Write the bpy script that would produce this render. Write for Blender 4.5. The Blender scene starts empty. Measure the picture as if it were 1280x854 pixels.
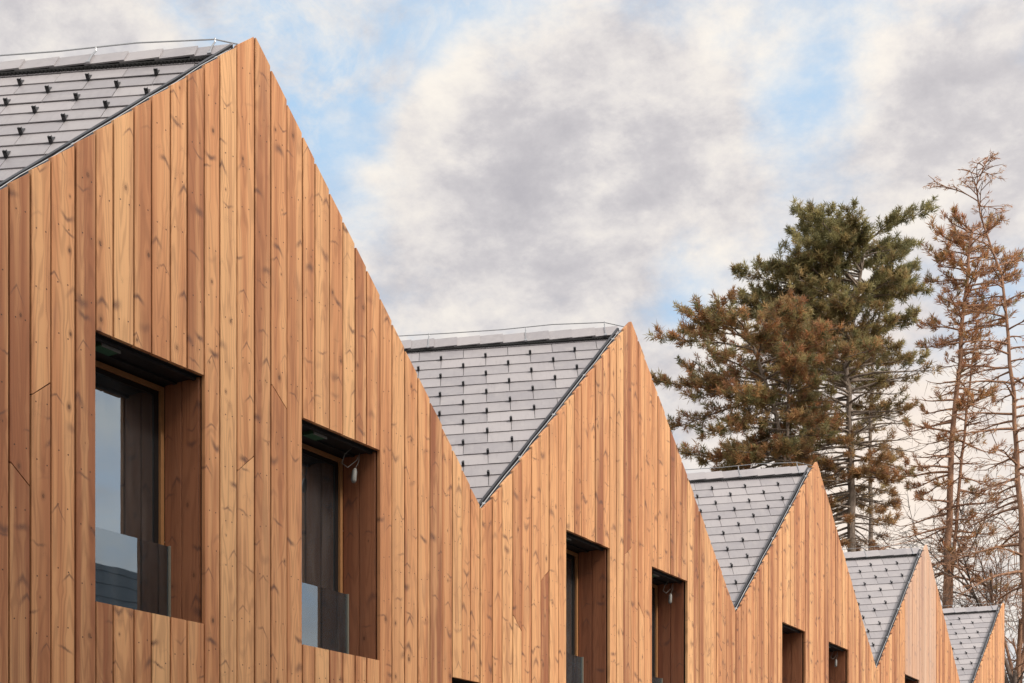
import bpy, math, random
import numpy as np
from mathutils import Vector, Matrix

random.seed(11)
SC = bpy.context.scene
COL = SC.collection
PI = math.pi

# ------------------------------------------------------------------ camera
F, CX, HY, CAMZ = 1660.0, 640.0, 1078.0, 1.6
cam_d = bpy.data.cameras.new('camera')
cam = bpy.data.objects.new('camera', cam_d)
COL.objects.link(cam)
cam.location = (0, 0, CAMZ)
cam.rotation_euler = (PI / 2, 0, 0)
cam_d.sensor_width = 36
cam_d.lens = F / 1280 * 36
cam_d.shift_y = (HY - 427.0) / 1280
cam_d.clip_end = 3000
SC.camera = cam


def at(x, y, Z):
    return Vector(((x - CX) / F * Z, Z, CAMZ + (HY - y) / F * Z))


# ------------------------------------------------------------------ node helper
class NT:
    def __init__(self, tree):
        self.t = tree
        self.n = tree.nodes
        self.l = tree.links

    def new(self, typ, **kw):
        n = self.n.new(typ)
        for k, v in kw.items():
            setattr(n, k, v)
        return n

    def put(self, sock, v):
        if isinstance(v, bpy.types.NodeSocket):
            self.l.new(v, sock)
        else:
            sock.default_value = v

    def m(self, op, a, b=None, c=None, clamp=False):
        n = self.new('ShaderNodeMath', operation=op, use_clamp=clamp)
        self.put(n.inputs[0], a)
        if b is not None:
            self.put(n.inputs[1], b)
        if c is not None:
            self.put(n.inputs[2], c)
        return n.outputs[0]

    def sm(self, v, a, b, lo=0.0, hi=1.0):
        n = self.new('ShaderNodeMapRange', interpolation_type='SMOOTHSTEP')
        self.put(n.inputs[0], v)
        self.put(n.inputs[1], a)
        self.put(n.inputs[2], b)
        n.inputs[3].default_value = lo
        n.inputs[4].default_value = hi
        return n.outputs[0]

    def mix(self, f, a, b, mode='MIX'):
        n = self.new('ShaderNodeMix', data_type='RGBA', blend_type=mode)
        self.put(n.inputs[0], f)
        for s, v in ((n.inputs[6], a), (n.inputs[7], b)):
            if isinstance(v, (tuple, list)):
                v = tuple(v) + ((1.0,) if len(v) == 3 else ())
            self.put(s, v)
        return n.outputs[2]

    def noise(self, vec, scale, detail=3.0, rough=0.5, dist=0.0):
        n = self.new('ShaderNodeTexNoise')
        if vec is not None:
            self.l.new(vec, n.inputs['Vector'])
        n.inputs['Scale'].default_value = scale
        n.inputs['Detail'].default_value = detail
        n.inputs['Roughness'].default_value = rough
        n.inputs['Distortion'].default_value = dist
        return n.outputs['Fac']

    def xyz(self, x, y, z):
        n = self.new('ShaderNodeCombineXYZ')
        for s, v in zip(n.inputs, (x, y, z)):
            self.put(s, v)
        return n.outputs[0]

    def sep(self, v):
        n = self.new('ShaderNodeSeparateXYZ')
        self.l.new(v, n.inputs[0])
        return n.outputs

    def attr(self, name):
        n = self.new('ShaderNodeAttribute', attribute_name=name)
        return n

    def ramp(self, f, stops):
        n = self.new('ShaderNodeValToRGB')
        cr = n.color_ramp
        while len(cr.elements) < len(stops):
            cr.elements.new(0.5)
        for e, (p, c) in zip(cr.elements, stops):
            e.position = p
            e.color = tuple(c) + (1.0,)
        self.put(n.inputs[0], f)
        return n.outputs[0]


def mat(name):
    m = bpy.data.materials.new(name)
    m.use_nodes = True
    nt = NT(m.node_tree)
    b = m.node_tree.nodes['Principled BSDF']
    return m, nt, b


def bump(nt, b, h, strength, dist):
    n = nt.new('ShaderNodeBump')
    n.inputs['Strength'].default_value = strength
    n.inputs['Distance'].default_value = dist
    nt.l.new(h, n.inputs['Height'])
    nt.l.new(n.outputs[0], b.inputs['Normal'])


def simple(name, col, rough=0.5, metal=0.0, nscale=30.0, var=0.15):
    m, nt, b = mat(name)
    tc = nt.new('ShaderNodeTexCoord').outputs['Object']
    n = nt.noise(tc, nscale, 4)
    lo = tuple(c * (1 - var) for c in col)
    hi = tuple(min(1, c * (1 + var)) for c in col)
    nt.l.new(nt.mix(n, lo, hi), b.inputs['Base Color'])
    b.inputs['Roughness'].default_value = rough
    b.inputs['Metallic'].default_value = metal
    return m


def make_wood(name, c_light, c_mid, c_dark):
    m, nt, b = mat(name)
    u, v, w = nt.sep(nt.attr('bc').outputs['Vector'])
    vv = nt.m('DIVIDE', v, 0.40)
    cell = nt.m('FLOOR', vv)
    fr = nt.m('FRACT', vv)
    wn = nt.new('ShaderNodeTexWhiteNoise', noise_dimensions='3D')
    nt.l.new(nt.xyz(cell, nt.m('MULTIPLY', w, 917.0), 3.7), wn.inputs['Vector'])
    r1, r2, r3 = nt.sep(wn.outputs['Color'])
    du = nt.m('SUBTRACT', u, nt.m('MULTIPLY', nt.m('SUBTRACT', r1, 0.5), 0.095))
    dv = nt.m('MULTIPLY', nt.m('SUBTRACT', fr, nt.m('MULTIPLY_ADD', r2, 0.6, 0.2)), 0.40)
    d2 = nt.m('ADD', nt.m('MULTIPLY', du, du), nt.m('MULTIPLY', nt.m('MULTIPLY', dv, dv), 0.45))
    dist = nt.m('SQRT', d2)
    bend = nt.m('EXPONENT', nt.m('MULTIPLY', d2, -1100.0))
    up = nt.m('SUBTRACT', u, nt.m('MULTIPLY', nt.m('MULTIPLY', du, bend), 0.85))
    w50 = nt.m('MULTIPLY', w, 53.0)
    field = nt.noise(nt.xyz(nt.m('MULTIPLY', up, 9.0), nt.m('MULTIPLY', v, 0.55), w50), 1.0, 1.5, 0.4)
    ring = nt.m('SINE', nt.m('MULTIPLY', field, 95.0))
    ring = nt.sm(ring, -0.2, 1.0)
    grain = nt.noise(nt.xyz(nt.m('MULTIPLY', up, 110.0), nt.m('MULTIPLY', v, 1.6), w50), 1.0, 4, 0.6)
    broad = nt.noise(nt.xyz(nt.m('MULTIPLY', up, 16.0), nt.m('MULTIPLY', v, 0.5), w50), 1.0, 2)
    blot = nt.noise(nt.xyz(nt.m('MULTIPLY', u, 7.0), nt.m('MULTIPLY', v, 2.2), w50), 1.0, 4, 0.6)
    tone = nt.ramp(w, [(0.0, c_dark), (0.38, c_mid), (0.62, c_mid), (0.95, c_light)])
    # sapwood / heartwood swing across the board
    tone = nt.mix(nt.m('MULTIPLY', nt.sm(broad, 0.38, 0.70), 0.62), tone, c_light)
    tone = nt.mix(nt.m('MULTIPLY', nt.sm(broad, 0.55, 0.25), 0.45), tone, c_dark)
    dk = tuple(c * 0.52 for c in c_dark)
    tone = nt.mix(nt.m('MULTIPLY', ring, 0.24), tone, dk)
    tone = nt.mix(nt.m('MULTIPLY', nt.sm(grain, 0.52, 0.78), 0.38), tone, dk)
    tone = nt.mix(nt.m('MULTIPLY', nt.sm(blot, 0.55, 0.8), 0.35), tone, (0.24, 0.13, 0.085))
    # knots and the dark whisker streaks beside them
    has = nt.m('GREATER_THAN', r3, 0.60)
    size = nt.m('MULTIPLY_ADD', nt.m('MULTIPLY', r3, r2), 0.012, 0.002)
    kn = nt.m('MULTIPLY', nt.sm(nt.m('DIVIDE', dist, size), 1.15, 0.6), has)
    halo = nt.m('MULTIPLY', nt.sm(nt.m('DIVIDE', dist, size), 2.8, 0.9), nt.m('MULTIPLY', has, 0.4))
    wing = None
    for (per, seed, half, wmax) in ((0.57, 11.3, 0.026, 0.90), (0.83, 29.9, 0.040, 0.80), (0.31, 47.1, 0.013, 0.75)):
        v2 = nt.m('ADD', nt.m('DIVIDE', v, per), nt.m('MULTIPLY', w, 17.0))
        wn2 = nt.new('ShaderNodeTexWhiteNoise', noise_dimensions='3D')
        nt.l.new(nt.xyz(nt.m('FLOOR', v2), nt.m('MULTIPLY', w, 611.0), seed), wn2.inputs['Vector'])
        s1, s2, s3 = nt.sep(wn2.outputs['Color'])
        du2 = nt.m('SUBTRACT', u, nt.m('MULTIPLY', nt.m('SUBTRACT', s1, 0.5), 0.13))
        dv2 = nt.m('MULTIPLY', nt.m('SUBTRACT', nt.m('FRACT', v2), nt.m('MULTIPLY_ADD', s2, 0.6, 0.2)), per)
        wob = nt.m('MULTIPLY', nt.m('SUBTRACT', blot, 0.5), 0.11)
        sl = nt.m('MULTIPLY', nt.m('SUBTRACT', s2, 0.35), 2.4)
        arm = nt.m('MULTIPLY', nt.m('ABSOLUTE', du2), sl)
        tilt = nt.m('MULTIPLY', du2, nt.m('MULTIPLY', nt.m('SUBTRACT', s3, 0.7), 1.6))
        q = nt.m('ABSOLUTE', nt.m('ADD', nt.m('ADD', dv2, wob), nt.m('ADD', arm, tilt)))
        wg = nt.m('MULTIPLY', nt.sm(q, half, 0.0), nt.sm(nt.m('ABSOLUTE', du2), 0.062, 0.006))
        wg = nt.m('MULTIPLY', wg, nt.sm(s3, 0.36, 0.66, 0.0, wmax))
        wing = wg if wing is None else nt.m('MAXIMUM', wing, wg)
    tone = nt.mix(halo, tone, (0.17, 0.075, 0.04))
    tone = nt.mix(wing, tone, (0.125, 0.060, 0.045))
    tone = nt.mix(nt.m('MULTIPLY', kn, 0.75), tone, (0.085, 0.036, 0.022))
    # optional bleaching, a property of the board (third attribute)
    pale = nt.attr('pale').outputs['Fac']
    tone = nt.mix(pale, tone, (0.52, 0.40, 0.34))
    nt.l.new(tone, b.inputs['Base Color'])
    b.inputs['Roughness'].default_value = 0.62
    b.inputs['Specular IOR Level'].default_value = 0.3
    bump(nt, b, nt.m('ADD', grain, nt.m('MULTIPLY', ring, 0.35)), 0.25, 0.0025)
    return m


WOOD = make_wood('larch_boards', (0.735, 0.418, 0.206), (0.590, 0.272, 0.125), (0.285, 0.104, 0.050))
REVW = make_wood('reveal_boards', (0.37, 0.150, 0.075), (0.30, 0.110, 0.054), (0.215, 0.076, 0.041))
FRAMEW = simple('frame_wood', (0.40, 0.20, 0.085), 0.5, 0, 18, 0.2)
DARKM = simple('dark_metal', (0.030, 0.031, 0.035), 0.45, 0.3)
VENT = simple('vent_strip', (0.012, 0.012, 0.013), 0.6)
MEMB = simple('membrane', (0.016, 0.014, 0.014), 0.9)
ZINC = simple('aluminium_wire', (0.40, 0.41, 0.43), 0.35, 0.8, 40, 0.1)
TRIM = simple('verge_metal', (0.045, 0.047, 0.056), 0.4, 0.4, 20, 0.2)
NAIL = simple('nail_heads', (0.07, 0.034, 0.022), 0.5, 0.3)
PLAST = simple('inner_plaster', (0.09, 0.085, 0.08), 0.9)
CABW = simple('cable_white', (0.22, 0.22, 0.215), 0.5)
GRNT = simple('green_bracket', (0.05, 0.16, 0.09), 0.5)
SASH = simple('dark_sash', (0.018, 0.017, 0.018), 0.4, 0.2)
RUBB = simple('guard_edge', (0.25, 0.24, 0.20), 0.4)


def make_slate():
    m, nt, b = mat('roof_slate')
    r = nt.attr('bc').outputs['Vector']
    u, v, w = nt.sep(r)
    n1 = nt.noise(r, 9.0, 5, 0.65)
    n2 = nt.noise(nt.xyz(nt.m('MULTIPLY', u, 40.0), nt.m('MULTIPLY', v, 6.0), w), 1.0, 3)
    c = nt.mix(w, (0.255, 0.244, 0.266), (0.345, 0.328, 0.346))
    c = nt.mix(nt.m('MULTIPLY', nt.sm(n1, 0.42, 0.75), 0.45), c, (0.37, 0.352, 0.358))
    c = nt.mix(nt.m('MULTIPLY', nt.sm(n2, 0.5, 0.8), 0.25), c, (0.17, 0.158, 0.165))
    nt.l.new(c, b.inputs['Base Color'])
    b.inputs['Roughness'].default_value = 0.46
    b.inputs['Specular IOR Level'].default_value = 0.5
    bump(nt, b, n1, 0.15, 0.003)
    return m


SLATE = make_slate()


def make_glass(name, tint, refl_boost, sheen_veil):
    m = bpy.data.materials.new(name)
    m.use_nodes = True
    nt = NT(m.node_tree)
    nt.n.clear()
    out = nt.new('ShaderNodeOutputMaterial')
    fr = nt.new('ShaderNodeFresnel')
    fr.inputs['IOR'].default_value = 1.5
    f = nt.m('MULTIPLY_ADD', fr.outputs[0], 1.25, refl_boost, clamp=True)
    tr = nt.new('ShaderNodeBsdfTransparent')
    tr.inputs[0].default_value = tint + (1,)
    gl = nt.new('ShaderNodeBsdfGlossy')
    gl.inputs['Color'].default_value = (0.72, 0.86, 1.0, 1)
    gl.inputs['Roughness'].default_value = 0.012
    tc = nt.new('ShaderNodeTexCoord').outputs['Object']
    bp = nt.new('ShaderNodeBump')
    bp.inputs['Strength'].default_value = 0.05
    bp.inputs['Distance'].default_value = 0.01
    nt.l.new(nt.noise(tc, 2.5, 2), bp.inputs['Height'])
    nt.l.new(bp.outputs[0], gl.inputs['Normal'])
    mx = nt.new('ShaderNodeMixShader')
    nt.l.new(f, mx.inputs[0])
    nt.l.new(tr.outputs[0], mx.inputs[1])
    nt.l.new(gl.outputs[0], mx.inputs[2])
    # a thin streaky grey veil mixed in to imitate soft sheen on the glass
    df = nt.new('ShaderNodeBsdfDiffuse')
    df.inputs['Color'].default_value = (0.55, 0.55, 0.56, 1)
    x, y, z = nt.sep(tc)
    dn = nt.noise(nt.xyz(nt.m('MULTIPLY', x, 14.0), nt.m('MULTIPLY', y, 14.0), nt.m('MULTIPLY', z, 2.0)), 1.0, 4, 0.6)
    mx2 = nt.new('ShaderNodeMixShader')
    nt.l.new(nt.m('MULTIPLY_ADD', nt.sm(dn, 0.4, 0.75), 0.05, sheen_veil), mx2.inputs[0])
    nt.l.new(mx.outputs[0], mx2.inputs[1])
    nt.l.new(df.outputs[0], mx2.inputs[2])
    nt.l.new(mx2.outputs[0], out.inputs[0])
    return m


GLASS = make_glass('window_glass', (0.34, 0.36, 0.38), 0.24, 0.045)
GUARD = make_glass('guard_glass', (0.66, 0.78, 0.80), 0.17, 0.025)


# ------------------------------------------------------------------ mesh builder
class MB:
    def __init__(self):
        self.v, self.f, self.mi, self.bc, self.pale = [], [], [], [], []

    def add(self, verts, faces, mi=0, bc=None, pale=0.0):
        o = len(self.v)
        self.v.extend(tuple(p) for p in verts)
        self.f.extend(tuple(i + o for i in f) for f in faces)
        self.mi.extend([mi] * len(faces))
        if bc is None:
            bc = [(0.0, 0.0, 0.5)] * len(verts)
        self.bc.extend(bc)
        self.pale.extend([pale] * len(verts))

    def box(self, x0, x1, y0, y1, z0, z1, mi=0, bc=None):
        vs = [(x0, y0, z0), (x1, y0, z0), (x1, y1, z0), (x0, y1, z0),
              (x0, y0, z1), (x1, y0, z1), (x1, y1, z1), (x0, y1, z1)]
        self.add(vs, [(0, 3, 2, 1), (4, 5, 6, 7), (0, 1, 5, 4), (1, 2, 6, 5), (2, 3, 7, 6), (3, 0, 4, 7)], mi, bc)

    def obox(self, o, ax, ay, az, mi=0):
        """box from corner o with edge vectors"""
        o, ax, ay, az = map(Vector, (o, ax, ay, az))
        vs = [o, o + ax, o + ax + ay, o + ay, o + az, o + ax + az, o + ax + ay + az, o + ay + az]
        self.add(vs, [(0, 3, 2, 1), (4, 5, 6, 7), (0, 1, 5, 4), (1, 2, 6, 5), (2, 3, 7, 6), (3, 0, 4, 7)], mi)

    def tube(self, pts, rad, sides=6, mi=0, cap=True):
        pts = [Vector(p) for p in pts]
        if not isinstance(rad, (list, tuple)):
            rad = [rad] * len(pts)
        ref = None
        vs = []
        for i, p in enumerate(pts):
            a = pts[max(i - 1, 0)]
            c = pts[min(i + 1, len(pts) - 1)]
            d = (c - a)
            if d.length < 1e-9:
                d = Vector((0, 0, 1))
            d.normalize()
            if ref is None:
                ref = d.orthogonal().normalized()
            else:
                ref = (ref - d * ref.dot(d))
                if ref.length < 1e-6:
                    ref = d.orthogonal()
                ref.normalize()
            s = d.cross(ref)
            for k in range(sides):
                an = 2 * PI * k / sides
                vs.append(p + (ref * math.cos(an) + s * math.sin(an)) * rad[i])
        fs = []
        for i in range(len(pts) - 1):
            for k in range(sides):
                a = i * sides + k
                b = i * sides + (k + 1) % sides
                fs.append((a, b, b + sides, a + sides))
        if cap:
            fs.append(tuple(reversed(range(sides))))
            fs.append(tuple(range((len(pts) - 1) * sides, len(pts) * sides)))
        self.add(vs, fs, mi)

    def mesh(self, name, mats, smooth=False):
        me = bpy.data.meshes.new(name)
        me.from_pydata(self.v, [], self.f)
        for m in (mats if isinstance(mats, (list, tuple)) else [mats]):
            me.materials.append(m)
        me.polygons.foreach_set('material_index', self.mi)
        if smooth:
            me.polygons.foreach_set('use_smooth', [True] * len(self.f))
        a = me.attributes.new('bc', 'FLOAT_VECTOR', 'POINT')
        a.data.foreach_set('vector', [c for b in self.bc for c in b])
        a = me.attributes.new('pale', 'FLOAT', 'POINT')
        a.data.foreach_set('value', self.pale)
        me.update()
        return me

    def build(self, name, mats, parent=None, smooth=False):
        return link(name, self.mesh(name, mats, smooth), parent)


def link(name, me, parent=None):
    o = bpy.data.objects.new(name, me)
    COL.objects.link(o)
    if parent is not None:
        o.parent = parent
    return o


def tag(o, label=None, cat=None, group=None, kind=None):
    if label:
        o['label'] = label
    if cat:
        o['category'] = cat
    if group:
        o['group'] = group
    if kind:
        o['kind'] = kind
    return o


def empty(name, loc, rz=0.0):
    o = bpy.data.objects.new(name, None)
    COL.objects.link(o)
    o.location = loc
    o.rotation_euler = (0, 0, rz)
    o.empty_display_size = 0.3
    return o


# ------------------------------------------------------------------ the row of houses
W = 5.0
TH = math.atan2(1684.0 - CX, F)
CT, ST = math.cos(TH), math.sin(TH)
HA = CAMZ + 1960.0 * W * CT / F          # gable tip
HV = CAMZ + 1049.0 * W * CT / F          # valley
WT = CAMZ + 1105.0 * W * CT / F          # window head
WB = CAMZ + 541.0 * W * CT / F           # window sill
DT = CAMZ + 538.0 * W * CT / F           # head of the ground floor opening
ROT = math.atan2(CT, ST)


def fac(t):
    return Vector((-1.3233 * W + ST * t * W, CT * t * W, 0.0))


# ridge direction in house coordinates (x along the facade, y inwards)
_dw = Vector((-1.0, 0.025, -0.058)).normalized()
DR = Vector((_dw.x * ST + _dw.y * CT, -_dw.x * CT + _dw.y * ST, _dw.z))
DEPTH = 7.5                              # along DR
TH_B = 0.028                             # board thickness
BACKY = 0.045


def clip_poly(poly, fn):
    out = []
    for i, p in enumerate(poly):
        q = poly[(i + 1) % len(poly)]
        a, b = fn(p), fn(q)
        if a >= 0:
            out.append(p)
        if (a >= 0) != (b >= 0):
            s = a / (a - b)
            out.append((p[0] + (q[0] - p[0]) * s, p[1] + (q[1] - p[1]) * s))
    return out


def board_piece(mb, poly, uc, wr, voff, y0, pale):
    """poly: (x, z) counter-clockwise seen from the street; a prism with eased edges"""
    n = len(poly)
    cx = sum(p[0] for p in poly) / n
    zlo = min(p[1] for p in poly)
    ch = 0.003
    xs = [p[0] for p in poly]
    x0, x1 = min(xs), max(xs)
    fr = []
    for (x, z) in poly:
        fx = x0 + ch if abs(x - x0) < 1e-4 else (x1 - ch if abs(x - x1) < 1e-4 else x)
        fr.append((fx, y0, z))
    md = [(x, y0 + ch, z) for (x, z) in poly]
    bk = [(x, y0 + TH_B, z) for (x, z) in poly]
    bc = [(p[0] - uc, p[2] + voff, wr) for p in fr + md + bk]
    fs = [tuple(range(n))]
    for i in range(n):
        j = (i + 1) % n
        fs.append((i, i + n, j + n, j))
        fs.append((i + n, i + 2 * n, j + 2 * n, j + n))
    fs.append(tuple(reversed(range(2 * n, 3 * n))))
    mb.add(fr + md + bk, fs, 0, bc, pale)


def house(t, L, R, label, openings, seed, scarfs=(), pale_rng=None, half=False, detail=True, lod_guards=60):
    """L, R half widths in metres; openings: list of (x0, x1, z0, z1, kind)"""
    rnd = random.Random(seed)
    root = empty('row_house', fac(t), ROT)
    tag(root, label, 'house', 'timber row houses with slate roofs')
    kl, kr = (HA - HV) / L, (HA - HV) / R
    R_end = 0.06 if half else R

    def top(x, lift=0.0):
        return HA - (kl * -x if x < 0 else kr * x) + lift

    # ---- boards of the street front
    cl = MB()
    edges = [-L]
    marks = sorted(set([-L, 0.0, R_end] + [o[0] for o in openings] + [o[1] for o in openings]))
    marks = [m_ for m_ in marks if -L <= m_ <= R_end]
    bounds = []
    for a, b in zip(marks[:-1], marks[1:]):
        n = max(1, round((b - a) / 0.139))
        ws = [1 + rnd.uniform(-0.13, 0.13) for _ in range(n)]
        s = sum(ws)
        x = a
        for wv in ws:
            x2 = x + wv / s * (b - a)
            bounds.append((x, x2))
            x = x2
    gap = 0.0052
    for bi, (x0, x1) in enumerate(bounds):
        xa, xb = x0 + gap, x1 - gap
        xm = (xa + xb) / 2
        wr = rnd.random()
        # top edges: cut a little flatter than the rake so every board steps against the next
        zc = top(xm)
        sl = (top(xb) - top(xa)) / (xb - xa) * 0.89
        zc += 0.010
        zt0, zt1 = zc + sl * (xa - xm) - 0.0, zc + sl * (xb - xm)
        dep = -rnd.uniform(0, 0.006)
        segs = [(0.12, None)]
        ops = [o for o in openings if o[0] - 1e-4 <= xm <= o[1] + 1e-4]
        ops.sort(key=lambda o: o[2])
        cur = 0.12
        pieces = []
        for o in ops:
            if o[2] > cur + 0.02:
                pieces.append([(xa, cur), (xb, cur), (xb, o[2]), (xa, o[2])])
            cur = o[3]
        pieces.append([(xa, cur), (xb, cur), (xb, zt1), (xa, zt0)])
        # scarf joints
        myscarf = [s for s in scarfs if x0 <= s[0] < x1]
        for s in myscarf:
            new = []
            for p in pieces:
                zlo, zhi = p[0][1], min(p[2][1], p[3][1])
                if zlo + 0.2 < s[1] < zhi - 0.2:
                    h = s[2] * (xb - xa) * 0.5
                    g = 0.004
                    new.append([p[0], p[1], (xb, s[1] + h - g), (xa, s[1] - h - g)])
                    new.append([(xa, s[1] - h + g), (xb, s[1] + h + g), p[2], p[3]])
                else:
                    new.append(p)
            pieces = new
        for pi, p in enumerate(pieces):
            w2 = wr if pi == 0 else rnd.random() if rnd.random() < 0.6 else wr
            pv = 0.0
            if pale_rng and pale_rng[0] <= xm <= pale_rng[1]:
                pv = rnd.uniform(0.42, 0.62)
            board_piece(cl, p, xm, min(0.999, max(0.001, w2)), rnd.uniform(0, 40) + bi * 3.1, dep, pv)
        # nail pairs on the battens
        if detail:
            for r in range(int(zt0 / 0.30) + 1):
                z = 0.35 + r * 0.30 + rnd.uniform(-0.05, 0.05) + (0.04 if bi % 2 else 0)
                if rnd.random() < 0.25:
                    continue
                if z > min(zt0, zt1) - 0.05 or z < 2.6 or any(o[2] - 0.03 < z < o[3] + 0.03 for o in ops):
                    continue
                for sx in (-1, 1):
                    nx = xm + sx * 0.030 + rnd.uniform(-0.006, 0.006)
                    nz = z + rnd.uniform(-0.012, 0.012)
                    r0 = 0.0044
                    cl.add([(nx + r0 * math.cos(k * PI / 3), dep - 0.0009, nz + r0 * math.sin(k * PI / 3)) for k in range(6)],
                           [tuple(range(6))], 1)
    cl.build('cladding', [WOOD, NAIL], root)

    # ---- shell behind the boards: membrane, side and rear walls
    wl = MB()
    for a, b in zip(marks[:-1], marks[1:]):
        xm = (a + b) / 2
        ops = sorted([o for o in openings if o[0] - 1e-4 <= xm <= o[1] + 1e-4], key=lambda o: o[2])
        cur = 0.0
        for o in ops:
            if o[2] > cur + 0.02:
                wl.add([(a, BACKY, cur), (b, BACKY, cur), (b, BACKY, o[2]), (a, BACKY, o[2])], [(0, 1, 2, 3)], 0)
            cur = o[3]
        wl.add([(a, BACKY, cur), (b, BACKY, cur), (b, BACKY, top(b) - 0.10), (a, BACKY, top(a) - 0.10)], [(0, 1, 2, 3)], 0)
    e = DR * DEPTH

    def quad(p, q):
        vs = [Vector(p), Vector(q)]
        wl.add([vs[0], vs[0] + Vector((e.x, e.y, 0)), vs[1] + e, vs[1]], [(0, 1, 2, 3)], 1,
               [(0.0, 0, .4), (0.05, 0, .4), (0.05, 3, .4), (0, 3, .4)])
    quad((-L, BACKY, 0), (-L, BACKY, HV - 0.10))
    quad((R_end, BACKY, 0), (R_end, BACKY, top(R_end) - 0.10))
    pr = [Vector((-L, BACKY, 0)) + Vector((e.x, e.y, 0)), Vector((R_end, BACKY, 0)) + Vector((e.x, e.y, 0)),
          Vector((R_end, BACKY, top(R_end) - .1)) + e, Vector((0, BACKY, HA - .1)) + e, Vector((-L, BACKY, HV - .1)) + e]
    wl.add(pr, [(0, 1, 2, 3, 4)], 1)
    wl.build('wall', [MEMB, PLAST], root)

    # ---- roof slopes
    drop = 0.080
    apex = Vector((0, 0.03, HA - drop))
    roof = MB()
    EXP, TW, TK = 0.172, 0.405, 0.005
    guards = []
    trim = MB()
    for side in ((-1, 1) if not half else (-1,)):
        rake = Vector((-L, 0, HV - HA)) if side < 0 else Vector((R, 0, HV - HA))
        nrm = DR.cross(rake)
        if nrm.z < 0:
            nrm.negate()
        nrm.normalize()
        ev = nrm.cross(DR)
        if ev.z > 0:
            ev.negate()
        ev.normalize()
        ra, rb = rake.dot(DR), rake.dot(ev)

        def P(a, b, n):
            return apex + DR * a + ev * b + nrm * n
        # dark underlay
        roof.add([P(0, 0, 0), P(DEPTH, 0, 0), P(DEPTH, rb, 0), P(ra, rb, 0)], [(0, 1, 2, 3)], 1)
        nrow = int(rb / EXP) + 1
        for r in range(nrow):
            b0 = 0.02 + r * EXP
            b1 = min(b0 + EXP, rb)
            off = (0.5 if r % 2 else 0.0) * TW + 0.11
            amin = min(0, ra) - TW
            k0 = int(amin / TW) - 2
            for k in range(k0, int(DEPTH / TW) + 1):
                a0 = k * TW + off
                if a0 > DEPTH - 0.05:
                    continue
                poly = [(a0 + 0.0022, b0 - 0.03), (a0 + TW - 0.0022, b0 - 0.03), (a0 + TW - 0.0022, b1), (a0 + 0.0022, b1)]
                # the slates stop at the verge, short of the boards
                poly = clip_poly(poly, lambda p: p[0] - (p[1] * ra / rb + 0.055))
                if len(poly) < 3:
                    continue
                w1 = rnd.random()
                jit = rnd.uniform(-0.0012, 0.0012)
                sk = rnd.uniform(-0.0015, 0.0015)

                def hgt(bb):
                    return 0.004 + jit + (bb - (b0 - 0.03)) / (EXP + 0.03) * 0.0085
                tp = [P(a, b + sk * (1 if i % 2 else -1), hgt(b) + TK) for i, (a, b) in enumerate(poly)]
                bt = [P(a, b + sk * (1 if i % 2 else -1), hgt(b)) for i, (a, b) in enumerate(poly)]
                n = len(poly)
                bc = [(a + k * 1.7, b + r * 2.3, w1) for (a, b) in poly] * 2
                fs = [tuple(range(n))] + [(i, i + n, (i + 1) % n + n, (i + 1) % n) for i in range(n)]
                if side > 0:
                    fs = [tuple(reversed(f)) for f in fs]
                roof.add(tp + bt, fs, 0, bc)
                ac = a0 + TW / 2
                if side < 0 and 0.9 < r + 1 and b1 + 0.06 < rb and ac > b1 * ra / rb + 0.17 and r > 0:
                    guards.append((ac - b1 * ra / rb, P(ac, b1 - 0.006, 0.0175)))
        if side < 0:
            NL, EL = nrm.copy(), ev.copy()
            # verge trim: upstand channel beside the boards, with a lightning wire clipped on it
            rk = rake.normalized()
            inw = DR - rk * DR.dot(rk)
            inw.normalize()
            ln = rake.length
            p0 = apex + rk * 0.10 + nrm * 0.012
            trim.obox(p0 + inw * 0.004, rk * (ln - 0.12), inw * 0.016, nrm * 0.050)
            trim.obox(p0 + inw * 0.020, rk * (ln - 0.12), inw * 0.034, nrm * 0.022)
            trim.obox(p0 + inw * 0.054, rk * (ln - 0.12), inw * 0.020, nrm * 0.052)
            VP = (p0, rk, inw, ln)
        else:
            NR, ER = nrm.copy(), ev.copy()
    if half:
        ER = Vector((0, 0, -1))
        NR = Vector((1, 0, 0))
    ro = roof.build('roof', [SLATE, VENT], root)
    trim.build('verge_trim', TRIM, ro)

    # ridge caps, overlapping from the front backwards
    cap = MB()
    vent = MB()
    cw = 0.212
    n = int((DEPTH - 0.2) / cw)
    for i in range(n):
        a0 = 0.10 + i * cw
        lift = 0.040 + rnd.uniform(-0.002, 0.003)
        for (E, N, sgn) in ((EL, NL, 1), (ER, NR, -1)):
            if half and sgn < 0:
                continue
            o = apex + DR * a0 + N * lift + Vector((0, 0, 0.004 * sgn))
            p = [o, o + DR * (cw + 0.03) - N * 0.010, o + DR * (cw + 0.03) + E * 0.165 - N * 0.010, o + E * 0.165]
            q = [x + N * 0.009 for x in p]
            w1 = rnd.random()
            bc = [(x.x + i, x.y * 2, w1) for x in q + p]
            fs = [(0, 1, 2, 3)] + [(k, k + 4, (k + 1) % 4 + 4, (k + 1) % 4) for k in range(4)]
            if sgn < 0:
                fs = [tuple(reversed(f)) for f in fs]
            cap.add(q + p, fs, 0, bc)
    vent.obox(apex + DR * 0.09 + EL * 0.02 + NL * 0.020, DR * (DEPTH - 0.3), EL * 0.160, NL * 0.014)
    if not half:
        vent.obox(apex + DR * 0.09 + ER * 0.02 + NR * 0.022, DR * (DEPTH - 0.3), ER * 0.168, NR * 0.016)
    # little teeth of the vent comb
    for i in range(int(2.6 / 0.024)):
        vent.obox(apex + DR * (0.10 + i * 0.024) + EL * 0.178 + NL * 0.016, DR * 0.011, EL * 0.010, NL * 0.016)
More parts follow.
